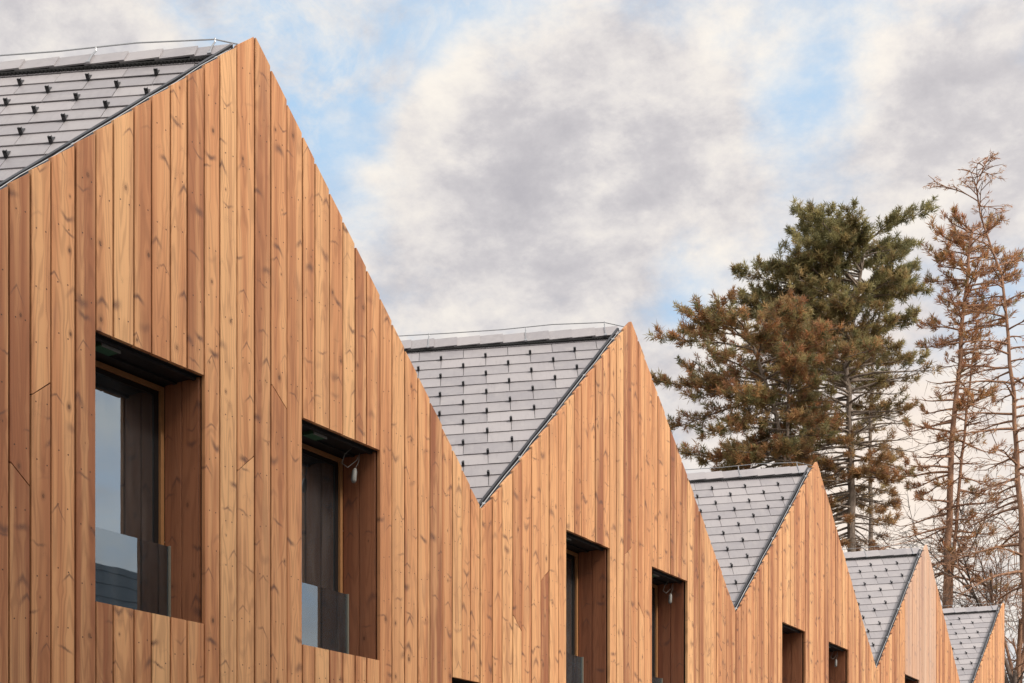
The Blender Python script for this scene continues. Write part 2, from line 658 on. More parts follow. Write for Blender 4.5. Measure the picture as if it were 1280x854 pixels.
    ce = cap.build('ridge_cap', SLATE, ro)
    vent.build('ridge_vent', VENT, ro)

    # lightning conductor: ridge wire with holders, verge wire with clips
    lc = MB()
    up = Vector((0, 0, 1))
    pts = []
    pts.append(apex + DR * 0.02 + up * 0.035)
    for i in range(16):
        a = 0.22 + i * 0.48
        pts.append(apex + DR * a + up * (0.092 + 0.008 * math.sin(i * 1.7) + (0.006 if i % 2 else 0)))
    lc.tube(pts, 0.0042)
    for a in (0.22, 0.95, 1.85, 2.9, 3.9, 4.9, 5.9):
        o = apex + DR * a
        lc.tube([o + EL * 0.16 + NL * 0.055, o + NL * 0.055 + EL * 0.03, o + up * 0.075, o + up * 0.10], 0.005)
        lc.obox(o + EL * 0.15 + NL * 0.048 - DR * 0.012, DR * 0.024, EL * 0.03, NL * 0.012)
    p0, rk, inw, ln = VP
    wv = [apex + DR * 0.02 + up * 0.035]
    for i in range(12):
        s = 0.10 + (ln - 0.22) * i / 11
        wv.append(p0 + rk * s + inw * (0.036 + 0.004 * math.sin(i * 2.1)) + NL * (0.044 + 0.005 * (i % 2)))
    lc.tube(wv, 0.0040)
    for i in range(5):
        s = 0.2 + (ln - 0.5) * i / 4
        lc.obox(p0 + rk * s + inw * 0.022 + NL * 0.022, rk * 0.022, inw * 0.028, NL * 0.026)
    lc.build('lightning_conductor', ZINC, ro)

    # snow guards: one small hook per slate
    guards.sort(key=lambda g: g[0])
    gm = snow_guard_mesh(EL, NL)
    for (_, p) in guards[:lod_guards]:
        g = link('snow_guard', gm, ro)
        g.location = p
    rest = MB()
    for (_, p) in guards[lod_guards:]:
        guard_geo(rest, Vector(p), EL, NL)
    if rest.v:
        ob = rest.build('snow_guard', DARKM, ro)
        tag(ob, kind='stuff')

    # ---- openings
    for (x0, x1, z0, z1, kind) in openings:
        if kind == 'door':
            doorway(root, x0, x1, z1, rnd)
        else:
            window(root, x0, x1, z0, z1, rnd, kind)
    return root


def guard_geo(mb, p, E, N):
    d = DR * 0.74
    N = N * 0.78
    E = E * 0.85
    mb.obox(p - d * 0.011 - E * 0.075, d * 0.022, E * 0.105, N * 0.004)
    mb.obox(p - d * 0.014 + E * 0.012, d * 0.028, E * 0.006, N * 0.040)
    mb.obox(p - d * 0.014 - E * 0.006, d * 0.005, E * 0.020, N * 0.038)
    mb.obox(p + d * 0.009 - E * 0.006, d * 0.005, E * 0.020, N * 0.038)
    mb.obox(p - d * 0.009 + E * 0.017, d * 0.018, E * 0.012, N * 0.022)


_gm = {}


def snow_guard_mesh(E, N):
    key = tuple(round(c, 4) for c in E)
    if key not in _gm:
        mb = MB()
        guard_geo(mb, Vector((0, 0, 0)), E, N)
        _gm[key] = mb.mesh('snow_guard', DARKM)
    return _gm[key]


def reveal_boards(mb, x, side, y0, y1, z0, z1, rnd, n=2):
    """boards standing on the side of an opening; side = +1 means the face looks towards -x"""
    bw = (y1 - y0) / n
    for i in range(n):
        a, b = y0 + i * bw + 0.003, y0 + (i + 1) * bw - 0.003
        th = 0.02
        xs = (x, x + th * side)
        ch = 0.003
        wr = rnd.random()
        vo = rnd.uniform(0, 40)
        f = [(xs[0], a + ch, z0), (xs[0], b - ch, z0), (xs[0], b - ch, z1), (xs[0], a + ch, z1)]
        m_ = [(xs[0] + ch * side, a, z0), (xs[0] + ch * side, b, z0), (xs[0] + ch * side, b, z1), (xs[0] + ch * side, a, z1)]
        k = [(xs[1], a, z0), (xs[1], b, z0), (xs[1], b, z1), (xs[1], a, z1)]
        bc = [(p[1] - (a + b) / 2, p[2] + vo, wr) for p in f + m_ + k]
        fs = [(0, 1, 2, 3)]
        for i_ in range(4):
            j = (i_ + 1) % 4
            fs += [(i_, i_ + 4, j + 4, j), (i_ + 4, i_ + 8, j + 8, j + 4)]
        mb.add(f + m_ + k, fs, 0, bc)


REV = 0.325   # how far back the window frame sits


def window(root, x0, x1, z0, z1, rnd, kind):
    fy = REV
    # frame = the window itself
    fr = MB()
    fw, fd = 0.026, 0.07
    fx1, fz1 = x1 + 0.0, z1 - 0.008
    fx0 = x0
    fr.box(fx0, fx0 + fw, fy, fy + fd, z0 + 0.01, fz1)
    fr.box(fx1 - fw, fx1, fy, fy + fd, z0 + 0.01, fz1)
    fr.box(fx0 + fw, fx1 - fw, fy, fy + fd, fz1 - fw, fz1)
    fr.box(fx0 + fw, fx1 - fw, fy, fy + fd, z0 + 0.01, z0 + 0.01 + fw)
    win = fr.build('window', FRAMEW, root)
    sa = MB()
    a, b, c, d = fx0 + fw, fx1 - fw, z0 + 0.01 + fw, fz1 - fw
    sw = 0.034
    sy = fy + 0.020
    sa.box(a, a + sw, sy, sy + 0.05, c, d)
    sa.box(b - sw, b, sy, sy + 0.05, c, d)
    sa.box(a + sw, b - sw, sy, sy + 0.05, d - 0.03, d)
    sa.box(a + sw, b - sw, sy, sy + 0.05, c, c + sw)
    sa.build('sash', SASH, win)
    gl = MB()
    gl.box(a + sw, b - sw, sy + 0.008, sy + 0.014, c + sw, d - 0.03)
    gl.build('pane', GLASS, win)
    # reveals
    rv = MB()
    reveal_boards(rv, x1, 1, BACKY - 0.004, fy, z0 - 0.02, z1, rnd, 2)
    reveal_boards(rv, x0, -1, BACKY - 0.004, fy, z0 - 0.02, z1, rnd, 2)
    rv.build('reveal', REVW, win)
    # dark head with the blind box and its guide rail
    so = MB()
    so.box(x0 - 0.01, x1 + 0.01, 0.026, fy + 0.05, z1 + 0.003, z1 + 0.03)
    so.box(x0 + 0.004, x1 - 0.004, 0.060, 0.085, z1 - 0.016, z1 + 0.001)
    so.box(x0 + 0.004, x1 - 0.004, 0.215, 0.245, z1 - 0.010, z1 + 0.001)
    so.build('blind_box', DARKM, win)
    br = MB()
    xb = x0 + (0.22 if kind != 'left' else 0.12)
    br.box(xb, xb + 0.13, 0.100, 0.190, z1 - 0.022, z1 + 0.001)
    br.box(xb, xb + 0.13, 0.092, 0.099, z1 - 0.028, z1 + 0.001, 1)
    br.build('bracket', [GRNT, CABW], win)
    # sill
    si = MB()
    si.box(x0 - 0.02, x1 + 0.02, BACKY + 0.001, fy + 0.08, z0 - 0.03, z0 + 0.001)
    si.build('sill', DARKM, win)
    # glass guard in front of the window
    gh = (z1 - z0) * 0.335
    gy = fy - 0.045
    g = MB()
    g.box(x0 + 0.012, x1 - 0.012, gy, gy + 0.012, z0 + 0.004, z0 + gh)
    gg = g.build('glass_guard', GUARD, win)
    for xa in (x1 - 0.011, x0 + 0.001):
        ge = MB()
        ge.box(xa, xa + 0.010, gy - 0.012, gy + 0.024, z0 + 0.002, z0 + gh + 0.002)
        ge.build('guard_channel', RUBB, win)
    if kind == 'cable':
        cb = MB()
        c0 = Vector((x1 - 0.14, 0.13, z1))
        cb.tube([c0, c0 + Vector((-0.05, 0.02, -0.05)), c0 + Vector((-0.06, 0.04, -0.11)), c0 + Vector((-0.01, 0.03, -0.13)),
                 c0 + Vector((0.05, 0.0, -0.07)), c0 + Vector((0.07, -0.01, -0.015)), c0 + Vector((0.06, -0.01, -0.08)),
                 c0 + Vector((0.035, 0.0, -0.13))], 0.0026)
        q = c0 + Vector((0.035, 0.0, -0.13))
        cb.tube([q, q + Vector((-0.006, 0, -0.02)), q + Vector((-0.016, 0, -0.085)), q + Vector((-0.018, 0, -0.10))],
                [0.009, 0.017, 0.019, 0.012], 8)
        cb.build('cable', CABW, win, True)


def doorway(root, x0, x1, z1, rnd):
    dy = 0.9
    d = MB()
    d.box(x0 - 0.002, x1 + 0.002, dy, dy + 0.05, 0.02, z1)
    door = d.build('door', SASH, root)
    h = MB()
    h.tube([(x0 + 0.06, dy - 0.04, 1.0), (x0 + 0.06, dy - 0.04, 1.3)], 0.01)
    h.build('handle', ZINC, door)
    r = MB()
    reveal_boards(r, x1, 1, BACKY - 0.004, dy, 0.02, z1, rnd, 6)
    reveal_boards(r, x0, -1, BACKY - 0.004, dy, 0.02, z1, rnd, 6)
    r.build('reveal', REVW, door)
    s = MB()
    s.box(x0 - 0.01, x1 + 0.01, 0.026, dy + 0.05, z1 + 0.003, z1 + 0.03)
    s.build('soffit', DARKM, door)


WA = (-0.241 * W, -0.084 * W)
WBx = (0.087 * W, 0.246 * W)
DX = (0.420 * W, 0.494 * W)


def ops(scale_l=1.0):
    return [(WA[0], WA[1], WB, WT, 'left'), (WBx[0], WBx[1], WB, WT, 'cable'), (DX[0], DX[1], 0.13, DT, 'door')]


def px_fac(x, y, t_apex):
    """photo pixel on the facade -> (x local, z)"""
    t = 2595.0 / (1684.0 - x)
    return ((t - t_apex) * W, CAMZ + (HY - y) * t * W * CT / F)


def scarf_px(lst, ta):
    out = []
    for (xa, ya, xb, yb) in lst:
        p, q = px_fac(xa, ya, ta), px_fac(xb, yb, ta)
        out.append(((p[0] + q[0]) / 2, (p[1] + q[1]) / 2, (q[1] - p[1]) / (q[0] - p[0])))
    return out


H = 0.5 * W
house(1.900, 0.489 * W, H, 'nearest timber house, its tall plank gable and two deep windows fully in view', ops(), 3,
      scarf_px([(38, 495, 66, 478), (8, 575, 35, 608), (301, 590, 322, 572), (342, 483, 360, 512)], 1.9))
house(2.899, H, H, 'second timber house from the camera, with slate roof showing between two big plank gables', ops(), 7,
      scarf_px([(675, 726, 686, 713), (638, 767, 650, 790), (782, 695, 790, 686), (799, 755, 807, 773)], 2.899))
house(3.915, 0.516 * W, H, 'third timber house, whose ridge meets the foot of the pine trunks', ops(), 12,
      scarf_px([(889, 810, 894, 795)], 3.915))
house(4.935, 0.52 * W, 0.51 * W, 'fourth timber house, with pale bleached boards on its gable', ops(), 19,
      pale_rng=(-0.25 * W, 0.11 * W), detail=False)
house(6.045, 0.60 * W, H, 'farthest and smallest timber house, ending the row with a half gable',
      [(WA[0], WA[1], WB, WT, 'left')], 23, half=True, detail=False)


# ------------------------------------------------------------------ ground and the place around
def make_ground():
    m, nt, b = mat('ground_grass')
    tc = nt.new('ShaderNodeTexCoord').outputs['Object']
    n = nt.noise(tc, 0.35, 6, 0.6)
    n2 = nt.noise(tc, 14.0, 3)
    c = nt.mix(nt.sm(n, 0.35, 0.65), (0.055, 0.060, 0.030), (0.12, 0.10, 0.065))
    c = nt.mix(nt.m('MULTIPLY', n2, 0.4), c, (0.03, 0.035, 0.018))
    nt.l.new(c, b.inputs['Base Color'])
    b.inputs['Roughness'].default_value = 0.95
    return m


g = MB()
S = 1500.0
g.add([(-S, -S, 0), (S, -S, 0), (S, S, 0), (-S, S, 0)], [(0, 1, 2, 3)])
tag(g.build('ground', make_ground()), kind='structure')


def slab(name, pts, z0, z1, m):
    b = MB()
    n = len(pts)
    b.add([(p[0], p[1], z1) for p in pts] + [(p[0], p[1], z0) for p in pts],
          [tuple(range(n))] + [(i, i + n, (i + 1) % n + n, (i + 1) % n) for i in range(n)])
    return tag(b.build(name, m), kind='structure')


U2 = Vector((ST, CT, 0))
N2 = Vector((CT, -ST, 0))


def fp(s, n):
    return fac(0) + U2 * s + N2 * n


PAVE = simple('paving', (0.30, 0.28, 0.26), 0.85, 0, 6, 0.2)
ASPH = simple('asphalt', (0.055, 0.055, 0.058), 0.9, 0, 25, 0.3)
slab('pavement', [fp(-12, 0.05), fp(-12, 2.2), fp(60, 2.2), fp(60, 0.05)], -0.1, 0.12, PAVE)
slab('road', [fp(-12, 2.2), fp(-12, 8.2), fp(60, 8.2), fp(60, 2.2)], -0.1, 0.004, ASPH)

# the house across the street that the balcony glass mirrors
def far_house():
    root = empty('opposite_house', fp(17.5, 15.0), ROT)
    tag(root, 'plain house with dark tiled roof across the street, mirrored in the window glass', 'house')
    w = MB()
    w.box(-8, 8, -3.2, 3.2, 0, 4.85)
    w.add([(-8, -3.2, 4.85), (-8, 3.2, 4.85), (-8, 0, 7.3)], [(0, 1, 2)])
    w.add([(8, -3.2, 4.85), (8, 3.2, 4.85), (8, 0, 7.3)], [(0, 2, 1)])
    w.build('wall', simple('render_wall', (0.55, 0.53, 0.50), 0.9), root)
    r = MB()
    tile = simple('dark_tiles', (0.06, 0.085, 0.105), 0.6, 0, 5, 0.3)
    for sgn in (-1, 1):
        e = Vector((0, sgn * 3.7, -2.72))
        n = Vector((0, sgn * 0.59, 0.81))
        k = 15
        for i in range(k):
            o = Vector((-8.4, 0, 7.5)) + e * (i / k) + n * 0.02
            r.obox(o, (16.8, 0, 0), e * (1.12 / k), n * 0.035 if i % 2 else n * 0.045)
    r.build('roof', tile, root)
    wi = MB()
    for x in (-6, -2, 2, 6):
        wi.box(x - 0.6, x + 0.6, 3.201, 3.24, 1.0, 2.4)
        wi.box(x - 0.6, x + 0.6, -3.24, -3.201, 1.0, 2.4)
    wi.build('window', SASH, root)


far_house()


# unseen tall block, added to keep the sun off the foot of the first gable
def tall_block():
    root = empty('shade_block', fp(0.0, 19.0), ROT)
    tag(root, 'unseen tall block added beside the camera to shade the first gable', 'light blocker')
    w = MB()
    w.box(-9, 9.5, -5, 5, 0, 15.0)
    w.build('wall', simple('block_render', (0.42, 0.40, 0.37), 0.9), root)
    r = MB()
    r.box(-9.4, 9.9, -5.4, 5.4, 15.0, 15.4)
    r.build('roof', DARKM, root)
    for lvl in range(5):
        for k in range(6):
            x = -7.5 + k * 3.1
            wi = MB()
            wi.box(x - 0.6, x + 0.6, 5.002, 5.05, 1.2 + lvl * 3.0, 2.7 + lvl * 3.0)
            wi.build('window', SASH, root)


tall_block()


# ------------------------------------------------------------------ trees
def bark_mat(name, c1, c2):
    m, nt, b = mat(name)
    tc = nt.new('ShaderNodeTexCoord').outputs['Object']
    x, y, z = nt.sep(tc)
    n = nt.noise(nt.xyz(nt.m('MULTIPLY', x, 14.0), nt.m('MULTIPLY', y, 14.0), nt.m('MULTIPLY', z, 3.0)), 1.0, 5, 0.65)
    nt.l.new(nt.mix(nt.sm(n, 0.3, 0.7), c1, c2), b.inputs['Base Color'])
    b.inputs['Roughness'].default_value = 0.95
    bump(nt, b, n, 0.6, 0.03)
    return m


def needle_mat():
    m, nt, b = mat('needles')
    u, v, w = nt.sep(nt.attr('bc').outputs['Vector'])
    # u: random per tuft, v: 0 green .. 1 rust, w: random per needle
    green = nt.ramp(u, [(0.0, (0.155, 0.155, 0.075)), (0.5, (0.28, 0.262, 0.122)), (1.0, (0.47, 0.41, 0.185))])
    rust = nt.ramp(u, [(0.0, (0.31, 0.150, 0.088)), (0.5, (0.52, 0.230, 0.115)), (1.0, (0.66, 0.36, 0.165))])
    c = nt.mix(v, green, rust)
    c = nt.mix(nt.m('MULTIPLY', w, 0.35), c, (0.15, 0.13, 0.06))
    nt.l.new(c, b.inputs['Base Color'])
    b.inputs['Roughness'].default_value = 0.55
    b.inputs['Specular IOR Level'].default_value = 0.4
    tl = nt.new('ShaderNodeBsdfTranslucent')
    nt.l.new(c, tl.inputs['Color'])
    mx = nt.new('ShaderNodeMixShader')
    mx.inputs[0].default_value = 0.5
    nt.l.new(b.outputs[0], mx.inputs[1])
    nt.l.new(tl.outputs[0], mx.inputs[2])
    nt.l.new(mx.outputs[0], m.node_tree.nodes['Material Output'].inputs[0])
    return m


NEED = needle_mat()
BARK = bark_mat('pine_bark', (0.13, 0.10, 0.082), (0.30, 0.245, 0.205))
BARKR = bark_mat('reddish_bark', (0.17, 0.088, 0.058), (0.38, 0.215, 0.135))
TWIG = bark_mat('twig_bark', (0.075, 0.055, 0.045), (0.15, 0.11, 0.09))


class Tufts:
    """needle clusters collected as plain triangles"""
    def __init__(self, seed):
        self.r = np.random.default_rng(seed)
        self.P, self.D, self.L, self.C, self.N, self.S = [], [], [], [], [], []

    def add(self, p, d, length, rust, spread=0.9, n=20):
        self.P.append(tuple(p)); self.D.append(tuple(d)); self.L.append(length)
        self.C.append(rust); self.S.append(spread); self.N.append(n)

    def build(self, name, parent, width):
        r = self.r
        N = np.array(self.N)
        idx = np.repeat(np.arange(len(N)), N)
        P = np.array(self.P)[idx]
        D = np.array(self.D)[idx]
        L = np.array(self.L)[idx] * r.uniform(0.65, 1.1, len(idx))
        Sp = np.array(self.S)[idx]
        k = len(idx)
        rv = r.normal(size=(k, 3))
        rv /= np.linalg.norm(rv, axis=1, keepdims=True)
        dirs = D + rv * Sp[:, None]
        dirs /= np.linalg.norm(dirs, axis=1, keepdims=True)
        side = np.cross(dirs, r.normal(size=(k, 3)))
        side /= np.linalg.norm(side, axis=1, keepdims=True) + 1e-9
        base = P + D * (r.uniform(-1.0, 0.25, k) * L)[:, None]
        wd = width * r.uniform(0.7, 1.3, k)
        mid = base + dirs * (L * 0.45)[:, None]
        v = np.stack([base, mid + side * wd[:, None], base + dirs * L[:, None], mid - side * wd[:, None]], 1).reshape(-1, 3)
        f = np.arange(4 * k, dtype=np.int32)
        me = bpy.data.meshes.new(name)
        me.vertices.add(4 * k)
        me.vertices.foreach_set('co', v.astype(np.float32).ravel())
        me.loops.add(4 * k)
        me.loops.foreach_set('vertex_index', f)
        me.polygons.add(k)
        me.polygons.foreach_set('loop_start', np.arange(0, 4 * k, 4, dtype=np.int32))
        me.materials.append(NEED)
        tr = r.uniform(0, 1, len(N))[idx]
        bc = np.stack([tr, np.array(self.C)[idx], r.uniform(0, 1, k)], 1)
        bc = np.repeat(bc, 4, axis=0).astype(np.float32)
        a = me.attributes.new('bc', 'FLOAT_VECTOR', 'POINT')
        a.data.foreach_set('vector', bc.ravel())
        me.update()
        me.validate()
        return link(name, me, parent)


def interp(tab, x):
    if x <= tab[0][0]:
        return tab[0][1:]
    for a, b in zip(tab[:-1], tab[1:]):
        if x <= b[0]:
            s = (x - a[0]) / (b[0] - a[0])
            return tuple(p + (q - p) * s for p, q in zip(a[1:], b[1:]))
    return tab[-1][1:]


def along(pts, s):
    n = len(pts) - 1
    f = min(max(s, 0), 0.9999) * n
    i = int(f)
    return pts[i].lerp(pts[i + 1], f - i), (pts[i + 1] - pts[i]).normalized()


def trunk_path(keys, base_xy_drift=0.0, n=26, wob=0.05, seed=0):
    """keys: photo pixels (x, y, Z) from low to high, continued down to the ground"""
    r = random.Random(seed)
    ps = [at(*k) for k in keys]
    p0, p1 = ps[0], ps[1]
    d = (p0 - p1) / (p1.z - p0.z)
    base = p0 + d * p0.z * 0.6
    base.z = 0
    ps = [base] + ps
    out = []
    for i in range(n + 1):
        s = i / n
        z = ps[-1].z * s
        for a, b in zip(ps[:-1], ps[1:]):
            if z <= b.z + 1e-6:
                k = (z - a.z) / (b.z - a.z)
                p = a.lerp(b, k)
                break
        out.append(p + Vector((r.uniform(-wob, wob), r.uniform(-wob, wob), 0)) * (1 if 0 < i < n else 0))
    return out


def tree(name, label, cat, keys, r0, r1, env, nlimb, rust_fn, bark, seed, tuft_len=0.20, tuft_n=20, width=0.0085,
         limb_up=(0.15, 0.5), sub_step=0.30, tuft_prob=1.0, curl=0.5, dead=(), extra_trunks=(), hmin=None, spread=0.85,
         sub_len=(0.3, 0.85), group=None, up_tuft=0.85, crown_name='crown', bare_below=None, droop=0.0, ragged=0.68, lean=False):
    """env: (z, left, right, depth) reach of the limbs in metres by height"""
    rnd = random.Random(seed)
    path = trunk_path(keys, seed=seed, wob=0.04)
    base = path[0].copy()
    root = empty(name, base)
    tag(root, label, cat, group)
    path = [p - base for p in path]
    Ht = path[-1].z
    tk = MB()
    n = len(path) - 1
    rads = [r0 + (r1 - r0) * (i / n) ** 0.85 for i in range(n + 1)]
    rads[0] *= 1.35
    tk.tube(path, rads, 12)
    trunks = [(path, rads)]
    for (kk, ra, rb) in extra_trunks:
        p2 = [p - base for p in trunk_path(kk, seed=seed + 5, wob=0.03)]
        rr = [ra + (rb - ra) * (i / (len(p2) - 1)) for i in range(len(p2))]
        tk.tube(p2, rr, 9)
        trunks.append((p2, rr))
    tf = Tufts(seed)
    z0, z1 = env[0][0], min(env[-1][0], Ht)
    for i in range(nlimb):
        s = (i + rnd.uniform(0, 1)) / nlimb
        z = z0 + (z1 - z0) * s
        pth, rr = trunks[0] if rnd.random() < 0.68 or len(trunks) == 1 else rnd.choice(trunks[1:])
        if z > pth[-1].z - 0.1:
            pth, rr = trunks[0]
        st = min(0.995, z / pth[-1].z)
        p, _ = along(pth, st)
        rad_here = rr[min(len(rr) - 1, int(st * (len(rr) - 1)))]
        az = rnd.uniform(0, 2 * PI)
        if lean and rnd.random() < 0.35:
            az = PI + rnd.uniform(-0.7, 0.7)
        lf, rt, dp = interp(env, z)[:3]
        cx, sy = math.cos(az), math.sin(az)
        reach = (rt if cx > 0 else lf) * abs(cx) ** 2 + dp * abs(sy) ** 2
        reach *= rnd.uniform(ragged, 1.10)
        if reach < 0.15:
            continue
        fr = (z - z0) / max(0.1, (z1 - z0))
        el = limb_up[0] + (limb_up[1] - limb_up[0]) * fr + rnd.uniform(-0.15, 0.2)
        reach /= max(0.7, math.cos(min(1.2, abs(el))))
        isdead = bare_below is not None and z < bare_below and rnd.random() < 0.86
        pts = [p.copy()]
        d = Vector((cx * math.cos(el), sy * math.cos(el), math.sin(el)))
        m = 8
        for k in range(m):
            d = d + Vector((rnd.uniform(-0.10, 0.10), rnd.uniform(-0.10, 0.10),
                            rnd.uniform(-0.06, 0.06) + (curl * 0.18 if k > m // 2 else -0.04) - droop * 0.12))
            d.normalize()
            pts.append(pts[-1] + d * (reach / m))
        lr = min(rad_here * 0.55, 0.016 + reach * 0.013)
        tk.tube(pts, [lr * (1 - 0.86 * k / m) + 0.004 for k in range(m + 1)], 5, cap=False)
        L = reach
        ns = max(2, int(L / sub_step * 1.0))
        for j in range(ns + 1):
            sj = 0.28 + 0.72 * (j + rnd.uniform(-0.3, 0.3)) / ns
            sj = min(1.0, max(0.15, sj))
            q, dd = along(pts, sj)
            sl = rnd.uniform(*sub_len) * (1.15 - 0.55 * sj) * min(1.0, 0.4 + L / 3)
            sd = (-1) ** j
            lat = Vector((-dd.y, dd.x, 0)) * sd
            dirn = (dd * rnd.uniform(0.5, 1.0) + lat * rnd.uniform(0.3, 1.0) + Vector((0, 0, rnd.uniform(-0.15, 0.5) - droop))).normalized()
            e1 = q + dirn * sl * 0.55
            d2 = (dirn + Vector((0, 0, 0.45 * curl - droop * 0.5))).normalized()
            e2 = e1 + d2 * sl * 0.45
            tk.tube([q, e1, e2], [0.011, 0.008, 0.004], 4, cap=False)
            if isdead:
                for _ in range(2):
                    qq = q.lerp(e1, rnd.random())
                    tk.tube([qq, qq + Vector((rnd.uniform(-.3, .3), rnd.uniform(-.3, .3), rnd.uniform(-.3, .1)))], [0.006, 0.003], 3, cap=False)
                if rnd.random() < 0.8:
                    continue
            for (pp, dv, pr) in ((e2, d2, 1.0), (q.lerp(e1, 0.75), dirn, 0.8), (e1.lerp(e2, 0.5), d2, 0.9),
                                 (e1 + lat * 0.14 * sl, (dirn + lat * 0.7).normalized(), 0.7),
                                 (e1 - lat * 0.12 * sl + Vector((0, 0, 0.06)), (dirn - lat * 0.8 + Vector((0, 0, .4))).normalized(), 0.6)):
                if rnd.random() < pr * tuft_prob:
                    td = (dv + Vector((0, 0, up_tuft)) * rnd.uniform(0.2, 1.3)).normalized()
                    tl = tuft_len * rnd.uniform(0.75, 1.2)
                    jit = Vector((rnd.uniform(-.07, .07), rnd.uniform(-.07, .07), rnd.uniform(-.05, .07)))
                    c = rust_fn(base + pp, rnd)
                    tf.add(pp + jit, td, tl, c, spread, int(tuft_n * rnd.uniform(0.7, 1.2)))
    tk.build('trunk', bark, root, True)
    if tf.P:
        tf.build(crown_name, root, width)
    return root


def mz(y, Z):
    return CAMZ + (HY - y) / F * Z


def env_px(Z, rows):
    """rows: (y, left px, right px) -> reach by height in metres, low to high"""
    out = []
    for (y, l, r) in rows:
        k = Z / F
        out.append((mz(y, Z), l * k, r * k, 0.75 * (l + r) / 2 * k))
    return sorted(out)


def rust_main(p, rnd):
    # greener high up, browner low down
    h = (p.z - mz(560, 42)) / (mz(270, 42) - mz(560, 42))
    base = 0.50 - 0.62 * h
    return min(1, max(0, base + rnd.uniform(-0.3, 0.35)))


def rust_left(p, rnd):
    return min(1, max(0, rnd.choice((0.0, 0.15, 0.35, 0.55, 0.85, 0.95)) + rnd.uniform(-0.2, 0.2)))


def rust_full(p, rnd):
    return min(1, max(0, 0.97 + rnd.uniform(-0.2, 0.1)))


def rust_mostly(p, rnd):
    return min(1, max(0, rnd.choice((0.35, 0.85, 0.95, 1.0, 1.0)) + rnd.uniform(-0.2, 0.2)))


G = 'pines behind the row of houses'
# the big green pine
Z = 42
tree('pine_tree', 'tallest dense green pine with a thick grey trunk above the third roof', 'tree',
     [(1066, 690, Z), (1064, 560, Z), (1058, 450, Z), (1074, 360, Z), (1082, 298, Z)], 0.26, 0.04,
     env_px(Z, [(680, 60, 30), (640, 95, 45), (600, 90, 60), (560, 70, 70), (500, 85, 95), (460, 108, 100), (430, 125, 80), (390, 136, 78), (364, 122, 76),
                (333, 102, 74), (315, 88, 74), (305, 74, 70), (294, 58, 64)]),
     195, rust_main, BARK, 41, lean=True, tuft_len=0.195, tuft_n=36, width=0.0115, bare_below=mz(468, Z), limb_up=(-0.2, 0.42), sub_step=0.21, spread=1.25, curl=0.22)
# slimmer pine just right of it
Z = 46
tree('pine_tree', 'slim dark trunked pine close against the right side of the tallest green pine', 'tree',
     [(1088, 690, Z), (1088, 560, Z), (1092, 430, Z), (1112, 335, Z)], 0.16, 0.03,
     env_px(Z, [(650, 15, 50), (500, 30, 70), (440, 40, 62), (380, 40, 52), (345, 42, 40), (330, 36, 34)]),
     54, rust_main, BARK, 57, tuft_len=0.195, tuft_n=36, width=0.0115, bare_below=mz(500, Z), limb_up=(-0.1, 0.42), sub_step=0.23, spread=1.25, curl=0.25)
# spreading rusty pine over the second gable
Z = 39
tree('pine_tree', 'spreading brownish pine leaning out behind the second gable', 'tree',
     [(984, 600, Z), (972, 530, Z), (955, 470, Z), (930, 405, Z)], 0.20, 0.04,
     env_px(Z, [(590, 108, 32), (565, 140, 36), (530, 152, 48), (495, 150, 75), (460, 130, 100), (430, 100, 100), (400, 60, 75), (385, 25, 35)]),
     90, rust_left, BARK, 63, tuft_len=0.19, tuft_n=34, width=0.0115, limb_up=(-0.12, 0.32), sub_step=0.23, spread=1.25, curl=0.25,
     extra_trunks=[([(990, 600, Z), (984, 540, Z), (985, 470, Z), (1000, 400, Z)], 0.13, 0.03)])
# rusty conifer with two reddish trunks
Z = 36
tree('pine_tree', 'thin rust brown conifer with twin reddish trunks above the fifth roof', 'tree',
     [(1182, 750, Z), (1190, 560, Z), (1202, 420, Z), (1216, 285, Z)], 0.175, 0.035,
     env_px(Z, [(720, 60, 70), (600, 70, 75), (500, 60, 66), (430, 62, 62), (360, 68, 62), (310, 56, 62), (282, 30, 34)]),
     130, rust_mostly, BARKR, 71, tuft_len=0.165, tuft_n=26, width=0.0095, limb_up=(-0.25, 0.4), bare_below=mz(440, Z), sub_step=0.28,
     extra_trunks=[([(1188, 750, Z), (1203, 560, Z), (1222, 400, Z)], 0.10, 0.02)], tuft_prob=0.85, ragged=0.45)
# bare-topped dead larch leaning at the right edge
Z = 33
tree('larch_tree', 'nearly bare leaning larch with a wispy broken top at the right edge', 'tree',
     [(1283, 740, Z), (1272, 600, Z), (1262, 440, Z), (1252, 345, Z), (1230, 293, Z), (1221, 235, Z), (1235, 196, Z)], 0.15, 0.012,
     env_px(Z, [(760, 105, 60), (640, 110, 60), (540, 92, 60), (440, 70, 60), (350, 50, 50), (293, 54, 48), (240, 50, 46), (200, 26, 24)]),
     88, rust_full, BARKR, 83, tuft_len=0.13, tuft_n=9, limb_up=(-0.1, 0.5), curl=-0.08, sub_step=0.17, tuft_prob=0.40, width=0.007, ragged=0.35,
     up_tuft=-0.6, droop=0.20, sub_len=(0.3, 0.95), spread=0.7)


